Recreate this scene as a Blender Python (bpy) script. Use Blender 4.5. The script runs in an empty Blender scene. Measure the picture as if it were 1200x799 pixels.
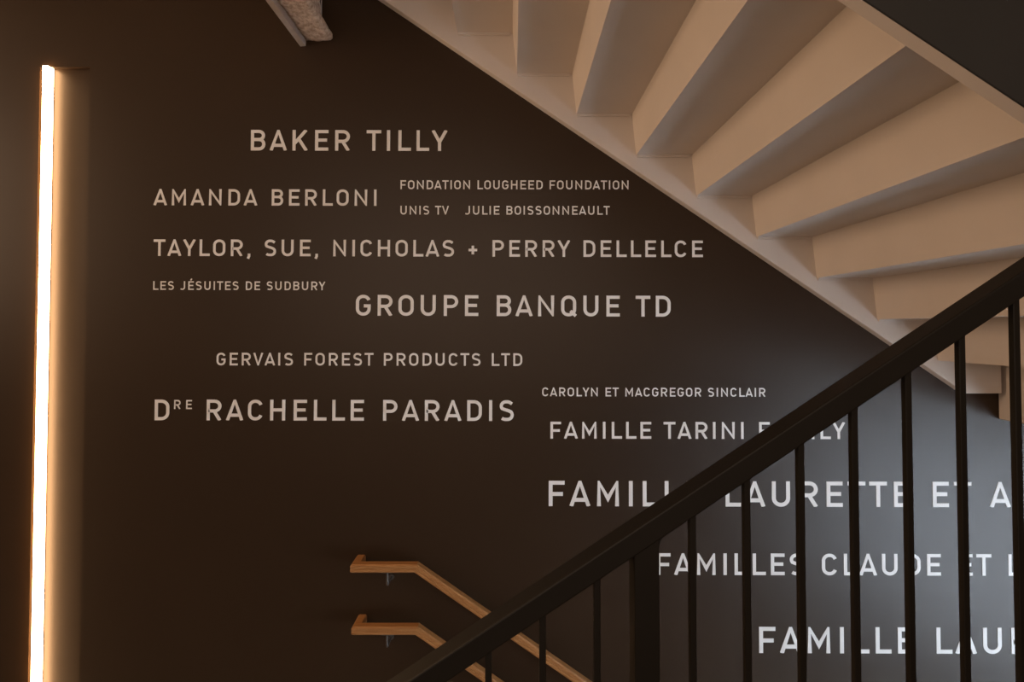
import bpy, bmesh, math, random
from mathutils import Vector, Matrix

C = bpy.context.scene.collection
R = math.radians

# ------------------------------------------------------------------ camera
F, CX, PPY, TH = 612.0, 600.0, 371.0, 0.0215      # focal length (px of 1200), principal point, upward tilt
EYE = 1.96                                         # metres above the left landing floor
WALL_Y = 2.40
cam_d = bpy.data.cameras.new('camera')
cam = bpy.data.objects.new('camera', cam_d)
C.objects.link(cam)
cam.location = (0, 0, EYE)
cam.rotation_euler = (math.pi / 2 + TH, 0, 0)
cam_d.sensor_width = 36.0
cam_d.lens = F / 1200 * 36
cam_d.shift_y = -(399.5 - PPY) / 1200
cam_d.clip_start = 0.02
bpy.context.scene.camera = cam


def at(u, v, Y):
    """photograph pixel -> point on the upright plane at distance Y"""
    dx, dy = (u - CX) / F, (PPY - v) / F
    d = Vector((dx, math.cos(TH) - dy * math.sin(TH), math.sin(TH) + dy * math.cos(TH)))
    d *= Y / d.y
    return Vector((d.x, Y, EYE + d.z))


# ------------------------------------------------------------------ light
vs = bpy.context.scene.view_settings
vs.view_transform = 'Standard'
vs.look = 'None'
vs.gamma = 1
vs.use_curve_mapping = False
vs.exposure = 0.0

w = bpy.data.worlds.new('world')
bpy.context.scene.world = w
w.use_nodes = True
bg = w.node_tree.nodes['Background']
bg.inputs['Color'].default_value = (1.0, 0.66, 0.44, 1)
bg.inputs['Strength'].default_value = 0.16


def area(name, loc, target, sx, sy, power, col, spread=180):
    d = bpy.data.lights.new(name, 'AREA')
    d.shape = 'RECTANGLE'
    d.size, d.size_y, d.energy, d.color = sx, sy, power, col
    d.spread = R(spread)
    o = bpy.data.objects.new(name, d)
    C.objects.link(o)
    o.location = loc
    o.rotation_euler = (Vector(target) - Vector(loc)).to_track_quat('-Z', 'Y').to_euler()
    return o


WARM = (1.0, 0.66, 0.42)
area('landing_lamp', (-4.9, 1.55, 3.0), (1.5, 1.7, 2.6), 0.5, 1.8, 80, WARM)
area('hall_fill', (-0.7, -2.0, 2.7), (-0.4, 2.4, 2.2), 4.2, 2.2, 49, (1.0, 0.74, 0.56))  # broad warm fill added behind the camera, standing in for the hall's glow
area('daylight', (4.45, -0.1, 0.05), (1.5, 1.2, 0.15), 2.9, 2.2, 250, (0.72, 0.85, 1.0))


# ------------------------------------------------------------------ materials
def mat(name, col, rough=0.6, noise=0.0, nscale=8.0, bump=0.0, bscale=60.0, spec=0.5, metal=0.0, stretch=None, col2=None):
    m = bpy.data.materials.new(name)
    m.use_nodes = True
    nt = m.node_tree
    b = nt.nodes['Principled BSDF']
    b.inputs['Roughness'].default_value = rough
    b.inputs['Specular IOR Level'].default_value = spec
    b.inputs['Metallic'].default_value = metal
    tc = nt.nodes.new('ShaderNodeTexCoord')
    mp = nt.nodes.new('ShaderNodeMapping')
    nt.links.new(tc.outputs['Object'], mp.inputs['Vector'])
    if stretch:
        mp.inputs['Scale'].default_value = stretch
    nz = nt.nodes.new('ShaderNodeTexNoise')
    nz.inputs['Scale'].default_value = nscale
    nz.inputs['Detail'].default_value = 5
    nt.links.new(mp.outputs['Vector'], nz.inputs['Vector'])
    rp = nt.nodes.new('ShaderNodeValToRGB')
    c2 = col2 or tuple(c * (1 - noise) for c in col)
    rp.color_ramp.elements[0].position = 0.3
    rp.color_ramp.elements[1].position = 0.7
    rp.color_ramp.elements[0].color = (*c2, 1)
    rp.color_ramp.elements[1].color = (*col, 1)
    nt.links.new(nz.outputs['Fac'], rp.inputs['Fac'])
    nt.links.new(rp.outputs['Color'], b.inputs['Base Color'])
    if bump:
        n2 = nt.nodes.new('ShaderNodeTexNoise')
        n2.inputs['Scale'].default_value = bscale
        n2.inputs['Detail'].default_value = 3
        nt.links.new(mp.outputs['Vector'], n2.inputs['Vector'])
        bp = nt.nodes.new('ShaderNodeBump')
        bp.inputs['Strength'].default_value = bump
        bp.inputs['Distance'].default_value = 0.01
        nt.links.new(n2.outputs['Fac'], bp.inputs['Height'])
        nt.links.new(bp.outputs['Normal'], b.inputs['Normal'])
    return m


def emit(name, col, strength):
    m = bpy.data.materials.new(name)
    m.use_nodes = True
    nt = m.node_tree
    nt.nodes.clear()
    e = nt.nodes.new('ShaderNodeEmission')
    e.inputs['Color'].default_value = (*col, 1)
    e.inputs['Strength'].default_value = strength
    o = nt.nodes.new('ShaderNodeOutputMaterial')
    nt.links.new(e.outputs[0], o.inputs[0])
    return m


M = {
    'wall': mat('dark_brown_wall_paint', (0.031, 0.0165, 0.0068), 0.40, 0.10, 1.2, 0.0, 90, 0.32),
    'plain': mat('pale_plaster', (0.55, 0.50, 0.45), 0.8, 0.06, 2.0),
    'floor': mat('grey_floor', (0.22, 0.21, 0.20), 0.5, 0.2, 6.0),
    'letter': mat('off_white_lettering', (0.82, 0.81, 0.79), 0.55, 0.0),
    'steel': mat('cream_steel_paint', (0.66, 0.59, 0.53), 0.5, 0.06, 4.0, 0.05, 40),
    'black': mat('black_steel_paint', (0.0075, 0.0055, 0.0032), 0.55, 0.15, 12.0, 0.03, 80, 0.3),
    'fascia': mat('charcoal_steel_paint', (0.026, 0.026, 0.025), 0.5, 0.15, 5.0),
    'oak': mat('oiled_oak', (0.40, 0.19, 0.065), 0.45, 0, 14.0, 0.05, 60, 0.4, 0, (1.2, 14, 14), (0.29, 0.125, 0.038)),
    'oakv': mat('oiled_oak_end', (0.46, 0.24, 0.10), 0.5, 0.2, 30.0),
    'bracket': mat('brushed_metal', (0.14, 0.13, 0.12), 0.6, 0.1, 30, 0, 60, 0.5, 0.8),
    'spray': mat('sprayed_fireproofing', (0.80, 0.66, 0.54), 0.95, 0, 60.0, 0.9, 70, 0.1, 0, None, (0.42, 0.30, 0.22)),
    'angle': mat('primed_steel_edge', (0.46, 0.40, 0.36), 0.6, 0.2, 20.0),
    'alu': mat('dark_lamp_housing', (0.05, 0.04, 0.03), 0.5, 0.1, 10),
    'led': emit('warm_white_diffuser', (1.0, 0.58, 0.28), 30.0),
    'frame': mat('window_frame_paint', (0.10, 0.10, 0.10), 0.4, 0.1, 10),
}
gl = bpy.data.materials.new('window_glass')
gl.use_nodes = True
gb = gl.node_tree.nodes['Principled BSDF']
gb.inputs['Transmission Weight'].default_value = 1
gb.inputs['Roughness'].default_value = 0
gb.inputs['IOR'].default_value = 1.05
M['glass'] = gl


# ------------------------------------------------------------------ helpers
def build(name, bm, m, parent=None, smooth=False):
    bmesh.ops.recalc_face_normals(bm, faces=bm.faces)
    me = bpy.data.meshes.new(name)
    bm.to_mesh(me)
    bm.free()
    me.materials.append(M[m] if isinstance(m, str) else m)
    if smooth:
        for p in me.polygons:
            p.use_smooth = True
    o = bpy.data.objects.new(name, me)
    C.objects.link(o)
    if parent:
        o.parent = parent
        o.matrix_parent_inverse = Matrix.Translation(-parent.location)
    return o


def box(bm, a, b):
    x0, y0, z0 = a
    x1, y1, z1 = b
    v = [bm.verts.new(p) for p in ((x0, y0, z0), (x1, y0, z0), (x1, y1, z0), (x0, y1, z0),
                                   (x0, y0, z1), (x1, y0, z1), (x1, y1, z1), (x0, y1, z1))]
    for f in ((0, 3, 2, 1), (4, 5, 6, 7), (0, 1, 5, 4), (1, 2, 6, 5), (2, 3, 7, 6), (3, 0, 4, 7)):
        bm.faces.new([v[i] for i in f])


def prism(bm, poly, y0, y1):
    """polygon in (x, z) pushed through from y0 to y1"""
    a = [bm.verts.new((x, y0, z)) for x, z in poly]
    b = [bm.verts.new((x, y1, z)) for x, z in poly]
    n = len(poly)
    bm.faces.new(a)
    bm.faces.new(b[::-1])
    for i in range(n):
        bm.faces.new((a[i], b[i], b[(i + 1) % n], a[(i + 1) % n]))


def bevel(bm, w, seg=1):
    bmesh.ops.bevel(bm, geom=list(bm.edges), offset=w, segments=seg, affect='EDGES', profile=0.5)


def cyl(bm, p, q, r, n=12, r2=None):
    p, q = Vector(p), Vector(q)
    r2 = r if r2 is None else r2
    d = (q - p).normalized()
    u = d.orthogonal().normalized()
    v = d.cross(u)
    a, b = [], []
    for i in range(n):
        t = 2 * math.pi * i / n
        o = u * math.cos(t) + v * math.sin(t)
        a.append(bm.verts.new(p + o * r))
        b.append(bm.verts.new(q + o * r2))
    bm.faces.new(a[::-1])
    bm.faces.new(b)
    for i in range(n):
        bm.faces.new((a[i], a[(i + 1) % n], b[(i + 1) % n], b[i]))


def thing(name, label, cat, loc, group=None):
    o = bpy.data.objects.new(name, None)
    C.objects.link(o)
    o.empty_display_size = 0.1
    o.location = loc
    o['label'] = label
    o['category'] = cat
    if group:
        o['group'] = group
    return o


def struct(name, bm, m, label=None, cat=None):
    o = build(name, bm, m)
    o['kind'] = 'structure'
    if label:
        o['label'] = label
        o['category'] = cat
    return o


# ------------------------------------------------------------------ the setting
# back wall with the shallow niche of the strip lamp
nl, nr, nt_ = at(47.0, 78, WALL_Y), at(105.5, 79, WALL_Y), at(60, 78.6, WALL_Y)
NX0, NX1, NZ1, NZ0 = nl.x, nr.x, nt_.z, -0.30
X0, X1, Z0, Z1 = -3.4, 4.1, -1.95, 4.6
bm = bmesh.new()
box(bm, (X0, WALL_Y, Z0), (NX0, WALL_Y + 0.2, Z1))
box(bm, (NX1, WALL_Y, Z0), (X1, WALL_Y + 0.2, Z1))
box(bm, (NX0, WALL_Y, NZ1), (NX1, WALL_Y + 0.2, Z1))
box(bm, (NX0, WALL_Y, Z0), (NX1, WALL_Y + 0.2, NZ0))
box(bm, (NX0, WALL_Y + 0.016, NZ0), (NX1, WALL_Y + 0.2, NZ1))
struct('wall_back', bm, 'wall', 'dark brown painted stairwell wall carrying rows of pale lettering', 'wall')

bm = bmesh.new()
WY0, WY1, WZ0, WZ1 = -1.5, 1.4, -1.05, 1.15
box(bm, (X1, -2.6, Z0), (X1 + 0.2, WY0, Z1))
box(bm, (X1, WY1, Z0), (X1 + 0.2, WALL_Y + 0.2, Z1))
box(bm, (X1, WY0, Z0), (X1 + 0.2, WY1, WZ0))
box(bm, (X1, WY0, WZ1), (X1 + 0.2, WY1, Z1))
struct('wall_right', bm, 'plain', 'plain pale wall beyond the half landing at right', 'wall')

bm = bmesh.new()
for a, b in (((WY0, WZ0), (WY1, WZ0 + .05)), ((WY0, WZ1 - .05), (WY1, WZ1)), ((WY0, WZ0), (WY0 + .05, WZ1)),
             ((WY1 - .05, WZ0), (WY1, WZ1))):
    box(bm, (X1 + 0.03, a[0], a[1]), (X1 + 0.09, b[0], b[1]))
wf = struct('window_1', bm, 'frame', 'window low in the right wall under the half landing', 'window')
bm = bmesh.new()
box(bm, (X1 + 0.055, WY0 + .04, WZ0 + .04), (X1 + 0.061, WY1 - .04, WZ1 - .04))
build('pane', bm, 'glass', wf)

LE = -0.55                                          # edge of the left landings
bm = bmesh.new()
box(bm, (X0, -2.6, -0.25), (LE, WALL_Y, 0.0))
struct('floor', bm, 'floor', 'floor of the left landing', 'floor')
bm = bmesh.new()
box(bm, (2.0, -2.6, Z0), (X1, WALL_Y, Z0 + 0.1))
struct('trim_5', bm, 'plain', 'floor of the lower half landing under the window', 'landing')
bm = bmesh.new()
box(bm, (X0, 1.0, 3.62), (-0.70, WALL_Y, 3.80))
struct('ceiling', bm, 'plain', 'underside of the landing one storey up', 'ceiling')
BX = at(1170, 491, WALL_Y).x                        # left face of the beam under the half landing
BZ = at(1170, 491, WALL_Y).z

# ------------------------------------------------------------------ upper flight, seen from below
YF = 2.356                                          # near face of the stringer on the wall
YN1, YN0 = 1.0327, 0.9972                           # far and near face of the stringer towards the stairwell
pa, pb = at(605.8, 86.7, YF), at(1028.0, 374.0, YF)  # outer corners of two soffit steps, six apart
GO, RI = (pb.x - pa.x) / 6, (pa.z - pb.z) / 6
qa, qb = at(446, 2.5, WALL_Y), at(1041, 404.5, WALL_Y)
SL = (qa.z - qb.z) / (qb.x - qa.x)


def low(x):                                         # lower edge of both stringers
    return qa.z - SL * (x - qa.x)


def corner(k):
    return pa.x + GO * k, pa.z - RI * k


stair = thing('staircase', 'cream steel staircase flight overhead seen from beneath with stepped underside', 'staircase',
              (pa.x, 1.7, 0))
KMIN, KMAX = -2, 6
zl = at(1150, 461, YF).z                             # where the stringer turns level under the half landing
xl = qa.x + (qa.z - zl) / SL
xe = at(1174, 450, YF).x
xs = -0.68
H = 0.36


def stringer(y0, y1, m, name, y_end):
    poly = [(xs, low(xs)), (xl, zl), (xe, zl), (xe, zl + 0.20), (xl + 0.02, zl + 0.20 + 0.1), (xs, low(xs) + H)]
    bm = bmesh.new()
    prism(bm, poly, y0, y1)
    bevel(bm, 0.0022, 1)
    return build(name, bm, m, stair)


stringer(YF, WALL_Y - 0.001, 'steel', 'stringer', 0)
stringer(YN0 + 0.0015, YN1, 'steel', 'stringer', 0)
f = stringer(YN0, YN0 + 0.0015, 'fascia', 'fascia_plate', 0)
f['label'] = 'charcoal painted outer face of the near stringer'

LEAN = at(746.7, 182, YF).x - at(741.7, 182, YF).x
for k in range(KMIN, KMAX + 1):
    x, z = corner(k)
    x2, z2 = corner(k + 1)
    bm = bmesh.new()
    box(bm, (x + (0.0141 if k > KMIN else 0), YN1, z), (x2 - LEAN, YF, z + 0.038))
    build('tread', bm, 'steel', stair)
    bm = bmesh.new()
    prism(bm, [(x2 - LEAN, z), (x2, z2), (x2 + 0.014, z2), (x2 - LEAN + 0.014, z + 0.034)], YN1, YF)
    build('riser', bm, 'steel', stair)
    # welded angle along the wall stringer under each tread, and the seam of each riser
    bm = bmesh.new()
    e0, e1 = x + 0.004, x2 - LEAN - 0.012
    prism(bm, [(e0, z), (e1, z), (e1, z - 0.011), (e0, z - 0.011)], YF - 0.006, YF)
    cyl(bm, (e0, YF - 0.008, z - 0.002), (e1, YF - 0.008, z - 0.002), 0.0035, 6)
    build('weld_seam', bm, 'steel', stair)

# half landing at right with its edge beam
bm = bmesh.new()
xk, zk = corner(KMAX + 1)
box(bm, (xk + 0.015, -0.4, zk), (X1, YF - 0.0005, zk + 0.07))
struct('trim_1', bm, 'plain', 'slab of the half landing at the foot of the overhead flight', 'landing')
bm = bmesh.new()
box(bm, (BX, -0.4, BZ), (BX + 0.16, WALL_Y, zk - 0.0005))
bevel(bm, 0.004, 1)
struct('trim_2', bm, 'steel', 'cream beam under the edge of the half landing at far right', 'beam')

# ------------------------------------------------------------------ sprayed beam at the top of the wall
b_l, b_r = at(355, 50, WALL_Y), at(390, 48, WALL_Y)
zb = b_r.z
beam = thing('ceiling_beam', 'rough fireproofed beam end meeting the dark wall at the top edge', 'beam', (b_l.x, WALL_Y, zb))
prof = [(b_l.x + 0.015, zb + 0.002), (b_l.x + 0.05, zb), (b_l.x + 0.09, zb), (b_r.x - 0.012, zb), (b_r.x, zb + 0.012), (b_r.x - 0.004, zb + 0.035),
        (b_r.x - 0.030, zb + 0.075), (b_r.x - 0.052, zb + 0.115), (b_r.x - 0.060, zb + 0.17), (b_r.x - 0.065, zb + 0.28),
        (b_l.x + 0.055, zb + 0.28), (b_l.x + 0.050, zb + 0.12), (b_l.x + 0.015, zb + 0.05)]
bm = bmesh.new()
NS = 90
rings = []
rnd = random.Random(5)
# finer outline
pts = []
for i in range(len(prof)):
    a, b = Vector(prof[i]), Vector(prof[(i + 1) % len(prof)])
    n = max(1, int((b - a).length / 0.012))
    for j in range(n):
        pts.append(a.lerp(b, j / n))
from mathutils import noise as mn
for s in range(NS + 1):
    y = WALL_Y - 1.35 * s / NS
    ring = []
    for p in pts:
        q = Vector((p.x, y, p.y))
        d = mn.noise_vector(q * 45) * 0.006 + mn.noise_vector(q * 110) * 0.004
        if s == 0:
            d.y = 0
        ring.append(bm.verts.new(q + Vector((d.x, d.y if s else 0, d.z))))
    rings.append(ring)
for s in range(NS):
    for i in range(len(pts)):
        j = (i + 1) % len(pts)
        bm.faces.new((rings[s][i], rings[s][j], rings[s + 1][j], rings[s + 1][i]))
bm.faces.new(rings[0])
bm.faces.new(rings[-1][::-1])
build('fireproofing', bm, 'spray', beam, True)
bm = bmesh.new()
prism(bm, [(b_l.x - 0.012, zb - 0.026), (b_l.x + 0.013, zb - 0.024), (b_l.x + 0.018, zb + 0.03), (b_l.x - 0.004, zb + 0.03)], 1.05, WALL_Y)
for yy, r in ((2.20, .009), (2.11, .010), (2.0, .008)):
    bmesh.ops.create_icosphere(bm, subdivisions=2, radius=r, matrix=Matrix.Translation((b_l.x - 0.008, yy, zb - 0.012)))
build('flange_edge', bm, 'angle', beam)
bm = bmesh.new()
wp = at(376.5, 16, WALL_Y - 0.03)
cyl(bm, wp, (wp.x, wp.y, wp.z + 0.25), 0.003, 8)
build('hanger_rod', bm, 'angle', beam)

# ------------------------------------------------------------------ strip lamp in its niche
lamp_x0, lamp_x1 = at(50.0, 79, WALL_Y - 0.020).x, at(56.0, 79, WALL_Y - 0.020).x
lamp = thing('strip_lamp', 'tall glowing warm white strip lamp set in the dark wall at far left', 'lamp',
             (lamp_x0, WALL_Y, NZ0))
bm = bmesh.new()
box(bm, (lamp_x0 + 0.002, WALL_Y + 0.012, NZ0 + .002), (lamp_x1 - 0.002, WALL_Y + 0.0155, NZ1 - 0.001))
build('housing', bm, 'alu', lamp)
bm = bmesh.new()
prism(bm, [(lamp_x0, NZ0 + .004), (lamp_x1, NZ0 + .004), (lamp_x1, NZ1 - 0.003), (lamp_x0, NZ1 - 0.003)], WALL_Y - 0.020, WALL_Y + 0.0119)
build('diffuser', bm, 'led', lamp)


# ------------------------------------------------------------------ wooden handrails on the wall
def handrail(label, u0, vtop, ub, group):
    yf = WALL_Y - 0.103                              # front face
    D, HH = 0.040, 0.036
    pl = at(u0, vtop, yf)
    pbend = at(ub, vtop, yf)
    z = pl.z
    slope = math.atan(0.683)
    run = 2.2
    t = thing('handrail', label, 'handrail', (pl.x, WALL_Y, z - HH), group)
    # section: (depth from front, height from top), rounded with a groove along the front
    sec = [(0.000, -0.006), (0.000, -0.0165), (0.0022, -0.018), (0.0022, -0.0195), (0.000, -0.021), (0.000, -0.031), (0.005, -HH), (D - 0.005, -HH),
           (D, -0.031), (D, -0.006), (D - 0.005, 0), (0.006, 0)]
    bm = bmesh.new()
    cb = [Vector((pl.x, z)), Vector((pbend.x, z)), Vector((pbend.x + run, z - run * math.tan(slope)))]
    # path along the wall: mitred bend
    rr = []
    # return piece end mitre: section in plan
    for i, c in enumerate(cb):
        ring = []
        for d, h in sec:
            if i == 0:
                ring.append(bm.verts.new((c.x + d, yf + d, c.y + h)))        # 45 degree mitre in plan
            elif i == 1:
                k = math.tan(slope / 2)
                ring.append(bm.verts.new((c.x + h * k, yf + d, c.y + h)))
            else:
                ring.append(bm.verts.new((c.x + h * math.sin(slope), yf + d, c.y + h * math.cos(slope))))
        rr.append(ring)
    n = len(sec)
    back = [bm.verts.new((cb[0].x + d, WALL_Y - 0.0005, z + h)) for d, h in sec]
    rr.insert(0, back)
    for a, b in zip(rr, rr[1:]):
        for i in range(n):
            bm.faces.new((a[i], b[i], b[(i + 1) % n], a[(i + 1) % n]))
    bm.faces.new(rr[0])
    bm.faces.new(rr[-1][::-1])
    build('rail', bm, 'oak', t)

    def bracket(x, zt):
        ym = yf + D * 0.5
        b = bmesh.new()
        zt2 = zt - 0.001
        pts = [Vector((x, ym, zt2)), Vector((x, ym, zt2 - 0.052)), Vector((x, ym + 0.003, zt2 - 0.059)), Vector((x, ym + 0.010, zt2 - 0.062)),
               Vector((x, WALL_Y - 0.006, zt2 - 0.062))]
        for p, q in zip(pts, pts[1:]):
            cyl(b, p, q, 0.0048, 10)
        for p in pts[1:-1]:
            bmesh.ops.create_uvsphere(b, u_segments=10, v_segments=6, radius=0.0048, matrix=Matrix.Translation(p))
        box(b, (x - 0.022, ym - 0.012, zt2 - 0.003), (x + 0.022, ym + 0.012, zt2))
        br = build('bracket', b, 'bracket', t)
        b = bmesh.new()
        cyl(b, (x, WALL_Y - 0.006, zt2 - 0.062), (x, WALL_Y - 0.0005, zt2 - 0.062), 0.013, 20)
        o = build('rosette', b, 'bracket', None)
        o.parent = br
        o.matrix_parent_inverse = Matrix.Identity(4)
    bracket(at(453.8, 675, yf + D * .5).x, z - HH)
    xx = pbend.x + 1.25
    bracket(xx, z - 1.25 * math.tan(slope) - HH / math.cos(slope) + 0.003)
    return t


handrail('upper of the two oak wall handrails, bending down to the right', 410.2, 661.8, 488.6, 'oak wall handrails')
handrail('lower of the two oak wall handrails, nearest the bottom edge', 411.7, 734.9, 489.6, 'oak wall handrails')

# ------------------------------------------------------------------ black railing of the near flight
RYF, RYB = 0.942, 0.994


def rail_line(dist, Y, us=(640.0, 1180.0)):
    out = []
    for u in us:
        v = 385 + (dist - 0.555 * (u - 600)) / 0.832
        out.append(at(u, v, Y))
    a, b = out
    s = (b.z - a.z) / (b.x - a.x)
    return lambda x: a.z + s * (x - a.x), s


top, S = rail_line(276.5, RYF)
bot, S2 = rail_line(302.5, RYF)
RX0, RX1 = LE + 0.06, 1.95
railing = thing('stair_railing', 'black metal stair railing with square balusters climbing across the foreground', 'railing',
                (0, 0.968, 0.3))
bm = bmesh.new()
prism(bm, [(RX0, bot(RX0)), (RX1, bot(RX1)), (RX1, top(RX1)), (RX0, top(RX0))], RYF, RYB)
bevel(bm, 0.003, 2)
build('top_rail', bm, 'black', railing)


def nosing(x):                                       # line through the near flight's step edges
    return 0.185 + (x - LE) * S


YM, BW, BD = 0.968, 0.012, 0.0125
BOT = 0.10


def bar(name, u, v, w_, d_, over=0.0):
    """u = left visible edge; right of centre that is the bar's far left edge, left of centre the near one"""
    xl_ = at(u, v, YM + d_ / 2).x if u > 600 else at(u, v, YM - d_ / 2).x
    bm = bmesh.new()
    x0, x1 = xl_, xl_ + w_
    prism(bm, [(x0, nosing(x0) - 0.13), (x1, nosing(x1) - 0.13), (x1, bot(x1) + 0.006 + over), (x0, bot(x0) + 0.006 + over)], YM - d_ / 2, YM + d_ / 2)
    bevel(bm, 0.0012, 1)
    return build(name, bm, 'black', railing)


for u in (442, 505.2, 568.5, 631.6, 694.8, 806.0, 869.6, 933.0, 995.9, 1059.3, 1122.9, 1187.3, 1251, 1314.5, 1378):
    bar('baluster', u, 700, BW, BD)
post = bar('post', 737.5, 745, 0.0445, 0.045)
# small gusset between post and rail
px = at(737.5, 745, YM + .0225).x + 0.0445
bm = bmesh.new()
prism(bm, [(px - 0.001, bot(px) - 0.018), (px + 0.010, bot(px + 0.010) + 0.001), (px - 0.001, bot(px) + 0.001)], YM - 0.018, YM + 0.018)
build('gusset', bm, 'black', railing)

# the near flight that carries the railing (below the frame)
bm = bmesh.new()
for k in range(9):
    x0 = LE + 0.2706 * k
    z1 = 0.185 * (k + 1)
    prism(bm, [(x0, z1 - 0.225), (x0, z1), (x0 + 0.2706, z1), (x0 + 0.2706, z1 - 0.04)], -0.35, 0.945)
struct('trim_3', bm, 'floor', 'steps of the near flight under the black railing', 'stairs')
bm = bmesh.new()
xa, xb = LE + 0.005, BX - 0.3
prism(bm, [(xa, max(nosing(xa) - 0.36, 0.001)), (xb, nosing(xb) - 0.36), (xb, nosing(xb) - 0.06), (xa, nosing(xa) - 0.06)], 0.946, 0.993)
struct('trim_4', bm, 'fascia', 'stringer of the near flight under the black railing', 'stairs')

# ------------------------------------------------------------------ lettering
T = 0.152
h = T / 2


def arc(cx, cy, rx, ry, a0, a1, n=10):
    return [(cx + rx * math.cos(R(a0 + (a1 - a0) * i / n)), cy + ry * math.sin(R(a0 + (a1 - a0) * i / n))) for i in range(n + 1)]


def glyphs():
    g = {}
    tp, lo = 1 - h, h

    def oval(w_, r=0.255):                             # rounded-rectangle O
        return (arc(w_ - h - r, tp - r, r, r, 0, 90, 8) + arc(h + r, tp - r, r, r, 90, 180, 8) +
                arc(h + r, lo + r, r, r, 180, 270, 8) + arc(w_ - h - r, lo + r, r, r, 270, 360, 8))
    g['A'] = (0.76, [('o', [(0.075, 0), (0.38, 1 - h * .4), (0.685, 0)]), ('o', [(0.17, 0.25), (0.59, 0.25)])])
    r = (tp - 0.53) / 2
    r2 = (0.53 - lo) / 2
    g['B'] = (0.67, [('o', [(h, 0), (h, 1)]), ('o', [(h, tp)] + arc(0.37, tp - r, 0.205, r, 90, -90, 10) + [(h, 0.53)]),
                     ('o', [(h, 0.53)] + arc(0.38, lo + r2, 0.215, r2, 90, -90, 10) + [(h, lo)])])
    W_ = 0.66
    g['C'] = (W_, [('o', arc(W_ - h - .245, tp - .25, .245, .25, 18, 90, 7) + arc(h + .25, tp - .26, .25, .26, 90, 180, 8) +
                    arc(h + .25, lo + .26, .25, .26, 180, 270, 8) + arc(W_ - h - .245, lo + .25, .245, .25, 270, 342, 7))])
    W_ = 0.67
    g['D'] = (W_, [('c', [(h, lo), (h, tp)] + arc(W_ - h - .29, tp - .29, .29, .29, 90, 0, 8) + arc(W_ - h - .29, lo + .29, .29, .29, 0, -90, 8))])
    g['E'] = (0.57, [('o', [(0.57, tp), (h, tp), (h, lo), (0.57, lo)]), ('o', [(h, 0.51), (0.515, 0.51)])])
    g['F'] = (0.56, [('o', [(0.56, tp), (h, tp), (h, 0)]), ('o', [(h, 0.48), (0.50, 0.48)])])
    W_ = 0.67
    g['G'] = (W_, [('o', arc(W_ - h - .245, tp - .25, .245, .25, 18, 90, 7) + arc(h + .25, tp - .26, .25, .26, 90, 180, 8) +
                    arc(h + .25, lo + .26, .25, .26, 180, 270, 8) + arc(W_ - h - .25, lo + .26, .25, .26, 270, 360, 8) + [(W_ - h, 0.47), (0.36, 0.47)])])
    g['H'] = (0.69, [('o', [(h, 0), (h, 1)]), ('o', [(0.69 - h, 0), (0.69 - h, 1)]), ('o', [(h, 0.51), (0.69 - h, 0.51)])])
    g['I'] = (T, [('o', [(h, 0), (h, 1)])])
    g['J'] = (0.50, [('o', [(0.50 - h, 1)] + arc(0.50 - h - .21, lo + .21, .21, .21, 0, -90, 8) + [(0.14, lo), (0.02, lo + .045)])])
    g['K'] = (0.69, [('o', [(h, 0), (h, 1)]), ('o', [(0.60, 1), (h + .03, 0.36)]), ('o', [(0.28, 0.56), (0.61, 0)])])
    g['L'] = (0.55, [('o', [(h, 1), (h, lo), (0.55, lo)])])
    g['M'] = (0.82, [('o', [(h, 0), (h, 0.93), (0.41, 0.30), (0.82 - h, 0.93), (0.82 - h, 0)])])
    g['N'] = (0.72, [('o', [(h, 0), (h, 0.92), (0.72 - h, 0.08), (0.72 - h, 1)])])
    g['O'] = (0.68, [('c', oval(0.68))])
    g['P'] = (0.65, [('o', [(h, 0), (h, tp)] + arc(0.34, tp - .235, .235, .235, 90, -90, 12) + [(h, tp - .47)])])
    g['Q'] = (0.69, [('c', oval(0.68)), ('o', [(0.42, 0.26), (0.66, 0.02)])])
    g['R'] = (0.67, [('o', [(h, 0), (h, tp)] + arc(0.35, tp - .235, .235, .235, 90, -90, 12) + [(h, tp - .47)]), ('o', [(0.34, 0.44), (0.59, 0)])])
    W_ = 0.63
    g['S'] = (W_, [('o', [(W_ - 0.085, tp - .10)] + arc(W_ - .30, tp - .16, .20, .16, 52, 90, 4) + arc(h + .20, tp - .205, .20, .205, 90, 215, 10) +
                    [(0.24, 0.545), (0.40, 0.495)] + arc(W_ - h - .20, lo + .215, .20, .215, 42, -90, 11) + arc(0.27, lo + .18, .22, .18, 270, 222, 5))])
    g['T'] = (0.61, [('o', [(0, tp), (0.61, tp)]), ('o', [(0.305, tp), (0.305, 0)])])
    g['U'] = (0.68, [('o', [(h, 1)] + arc(h + .255, lo + .265, .255, .265, 180, 270, 8) + arc(0.68 - h - .255, lo + .265, .255, .265, 270, 360, 8) + [(0.68 - h, 1)])])
    g['V'] = (0.70, [('o', [(0.07, 1), (0.35, h * .4), (0.63, 1)])])
    g['Y'] = (0.70, [('o', [(0.065, 1), (0.35, 0.43), (0.635, 1)]), ('o', [(0.35, 0.46), (0.35, 0)])])
    g['+'] = (0.56, [('o', [(0.02, 0.40), (0.54, 0.40)]), ('o', [(0.28, 0.14), (0.28, 0.66)])])
    g[','] = (0.19, [('o', [(0.10, 0.15), (0.10, 0.0), (0.04, -0.15)])])
    e = g['E']
    g['\u00c9'] = (0.57, e[1] + [('o', [(0.24, 1.10), (0.37, 1.30)])])
    return g


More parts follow.
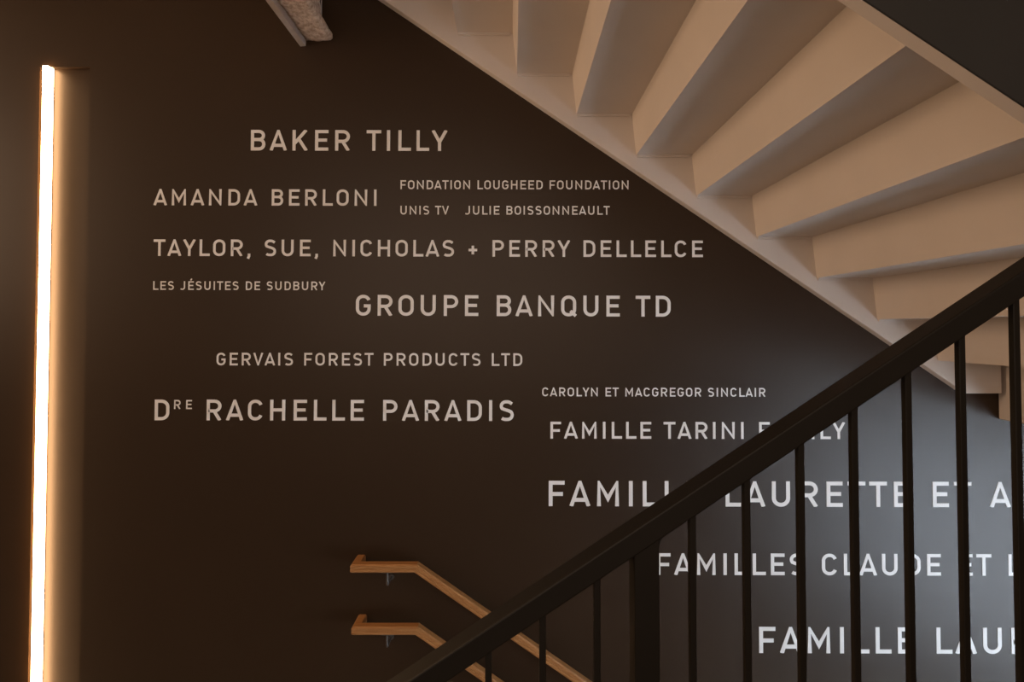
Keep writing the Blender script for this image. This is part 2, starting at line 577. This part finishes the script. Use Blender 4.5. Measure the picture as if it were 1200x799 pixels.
def ribbon(bm, pts, closed, depth):
    q = [Vector(pts[0])]
    for p in pts[1:]:
        p = Vector(p)
        if (p - q[-1]).length > 1e-4:
            q.append(p)
    if closed and (q[0] - q[-1]).length < 1e-4:
        q.pop()
    n = len(q)
    Lf, Rt = [], []
    for i in range(n):
        d0 = (q[i] - q[i - 1]).normalized() if (i > 0 or closed) else None
        d1 = (q[(i + 1) % n] - q[i]).normalized() if (i < n - 1 or closed) else None
        if d0 is None:
            d0 = d1
        if d1 is None:
            d1 = d0
        n0, n1 = Vector((-d0.y, d0.x)), Vector((-d1.y, d1.x))
        m = n0 + n1
        m = m.normalized() if m.length > 1e-6 else n0
        k = h / max(m.dot(n0), 0.42)
        Lf.append(q[i] + m * k)
        Rt.append(q[i] - m * k)
    vf = [[bm.verts.new((p.x, y, p.y)) for p in s] for y in (-depth, 0.0) for s in (Lf, Rt)]
    segs = n if closed else n - 1
    for i in range(segs):
        j = (i + 1) % n
        bm.faces.new((vf[0][i], vf[0][j], vf[1][j], vf[1][i]))
        bm.faces.new((vf[2][j], vf[2][i], vf[3][i], vf[3][j]))
        bm.faces.new((vf[0][i], vf[2][i], vf[2][j], vf[0][j]))
        bm.faces.new((vf[1][j], vf[3][j], vf[3][i], vf[1][i]))
    if not closed:
        bm.faces.new((vf[0][0], vf[1][0], vf[3][0], vf[2][0]))
        bm.faces.new((vf[1][-1], vf[0][-1], vf[2][-1], vf[3][-1]))


G = glyphs()
WIDE = dict(A=.84, B=.70, C=.71, D=.71, E=.63, F=.62, G=.71, H=.73, J=.54, K=.75, L=.60, M=.87, N=.77, O=.73, P=.69, Q=.73, R=.72, S=.68, T=.68,
            U=.72, V=.78, Y=.76)
WIDE['\u00c9'] = .63
for ch_, wn in WIDE.items():
    wo, st = G[ch_]
    kx = (wn - 2 * h) / (wo - 2 * h)
    G[ch_] = (wn, [(kd, [(h + (p_[0] - h) * kx, p_[1]) for p_ in ps]) for kd, ps in st])
# side bearings: (left, right)
BEAR = {c_: (.05, .05) for c_ in 'HIMNU'}
BEAR.update({c_: (.05, -.01) for c_ in 'BDEFKPR\u00c9'})
BEAR.update(dict(A=(-.085, -.085), V=(-.08, -.08), Y=(-.10, -.10), T=(-.06, -.06), L=(.05, -.07), J=(-.03, .05)))
MESH = {}


def glyph_mesh(ch):
    if ch not in MESH:
        bm = bmesh.new()
        for i_, (kind, pts) in enumerate(G[ch][1]):
            b1 = bmesh.new()
            ribbon(b1, pts, kind == 'c', 0.03 + 0.0015 * i_)
            bmesh.ops.recalc_face_normals(b1, faces=b1.faces)
            tmp = bpy.data.meshes.new('stroke')
            b1.to_mesh(tmp)
            b1.free()
            bm.from_mesh(tmp)
            bpy.data.meshes.remove(tmp)
        # clip feet and tops square to the line
        me = bpy.data.meshes.new('letter')
        bm2 = bm
        if ch in 'AVYNMKR':
            for co, no in (((0, 0, 0), (0, 0, -1)), ((0, 0, 1), (0, 0, 1))):
                geom = list(bm2.verts) + list(bm2.edges) + list(bm2.faces)
                bmesh.ops.bisect_plane(bm2, geom=geom, plane_co=co, plane_no=no, clear_outer=True)
        bm2.to_mesh(me)
        bm2.free()
        me.materials.append(M['letter'])
        MESH[ch] = me
    return MESH[ch]


SPACE = 0.28


def set_run(t, text, u0, u1, v0, v1, cap):
    """one run of letters between two photograph columns on the wall, baseline v0 -> v1"""
    cap -= 0.6 if cap > 12 else 0.7
    a, b = at(u0, v0, WALL_Y), at(u1, v1, WALL_Y)
    top_ = at(u0, v0 - cap, WALL_Y)
    s = top_.z - a.z
    total = (b - a).length / s
    be = [(0, 0) if c == ' ' else BEAR.get(c, (0, 0)) for c in text]
    raw = sum(SPACE if c == ' ' else G[c][0] for c in text) + sum(sum(b_) for b_ in be) - be[0][0] - be[-1][1]
    gaps = max(1, len(text) - 1)
    tr = (total - raw) / gaps
    ang = math.atan2(b.z - a.z, b.x - a.x)
    x = -be[0][0]
    for c, b_ in zip(text, be):
        if c != ' ':
            x += b_[0]
            o = bpy.data.objects.new('letter', glyph_mesh(c))
            C.objects.link(o)
            o.parent = t
            p = a + Vector((math.cos(ang), 0, math.sin(ang))) * (x * s)
            o.location = p - t.location
            o.rotation_euler = (0, -ang, 0)
            o.scale = (s, s * 0.5, s)
            x += G[c][0] + b_[1] + tr
        else:
            x += SPACE + tr


def lettering(label, *runs):
    r0 = runs[0]
    p = at(r0[1], r0[3], WALL_Y)
    t = thing('wall_lettering', label, 'lettering', (p.x, WALL_Y, p.z), 'donor names on the dark wall')
    t.location.y = WALL_Y - 0.0004
    for r in runs:
        set_run(t, *r)
    return t


lettering('topmost line of large pale capitals on the dark wall, a two word name', ('BAKER TILLY', 294, 524.3, 176.3, 176.9, 24.7))
lettering('medium pale two word name at the left margin, second line from the top', ('AMANDA BERLONI', 179.8, 441.2, 240.5, 241.2, 19.7))
lettering('small three word pale line just beneath the topmost name', ('FONDATION LOUGHEED FOUNDATION', 469.3, 736.6, 221.6, 221.9, 11.1))
lettering('shortest small pale line, two words ending in TV', ('UNIS TV', 469.2, 526, 251.3, 251.4, 10.9))
lettering('small two word pale line right of the one ending in TV', ('JULIE BOISSONNEAULT', 545.2, 714.4, 251.4, 251.6, 10.9))
lettering('longest pale line on the wall, with commas and a plus sign', ('TAYLOR, SUE, NICHOLAS + PERRY DELLELCE', 180.2, 823.4, 299.8, 301.3, 20.0))
lettering('small pale line at the left margin with an accented letter', ('LES J\u00c9SUITES DE SUDBURY', 179.5, 381.2, 339.5, 340.0, 10.8))
lettering('large pale three word line in mid wall ending in TD', ('GROUPE BANQUE TD', 417.0, 785.9, 369.8, 371.0, 25.0))
lettering('medium small pale line ending in LTD', ('GERVAIS FOREST PRODUCTS LTD', 253.8, 612, 428.0, 428.7, 15.4))
lettering('large pale line at left starting with a raised RE after the first letter', ('D', 181.3, 200.2, 492.3, 492.3, 24.8),
          ('RE', 204.0, 224.8, 479.2, 479.3, 11.4), ('RACHELLE PARADIS', 242.2, 602, 492.4, 493.2, 24.9))
lettering('smallest line on the right side, just above the word FAMILLE', ('CAROLYN ET MACGREGOR SINCLAIR', 635.4, 897, 464.2, 464.8, 11.0))
lettering('medium pale line with FAMILLE partly behind the black top rail, below a small line', ('FAMILLE TARINI FAMILY', 645, 990.4, 513.8, 514.4, 20.4))
lettering('large white line starting FAMILLE at mid wall, cut by black top rail and balusters', ('FAMILLE LAURETTE ET A', 643, 1184.5, 592.8, 594.2, 30.2))
lettering('white line starting FAMILLES behind the balusters, right of the thick post', ('FAMILLES CLAUDE ET L', 770, 1196.8, 673.3, 674.5, 25.9))
lettering('lowest large white line behind the balusters near the bottom right corner', ('FAMILLE LAUR', 889.6, 1207, 764.8, 766.0, 31.2))
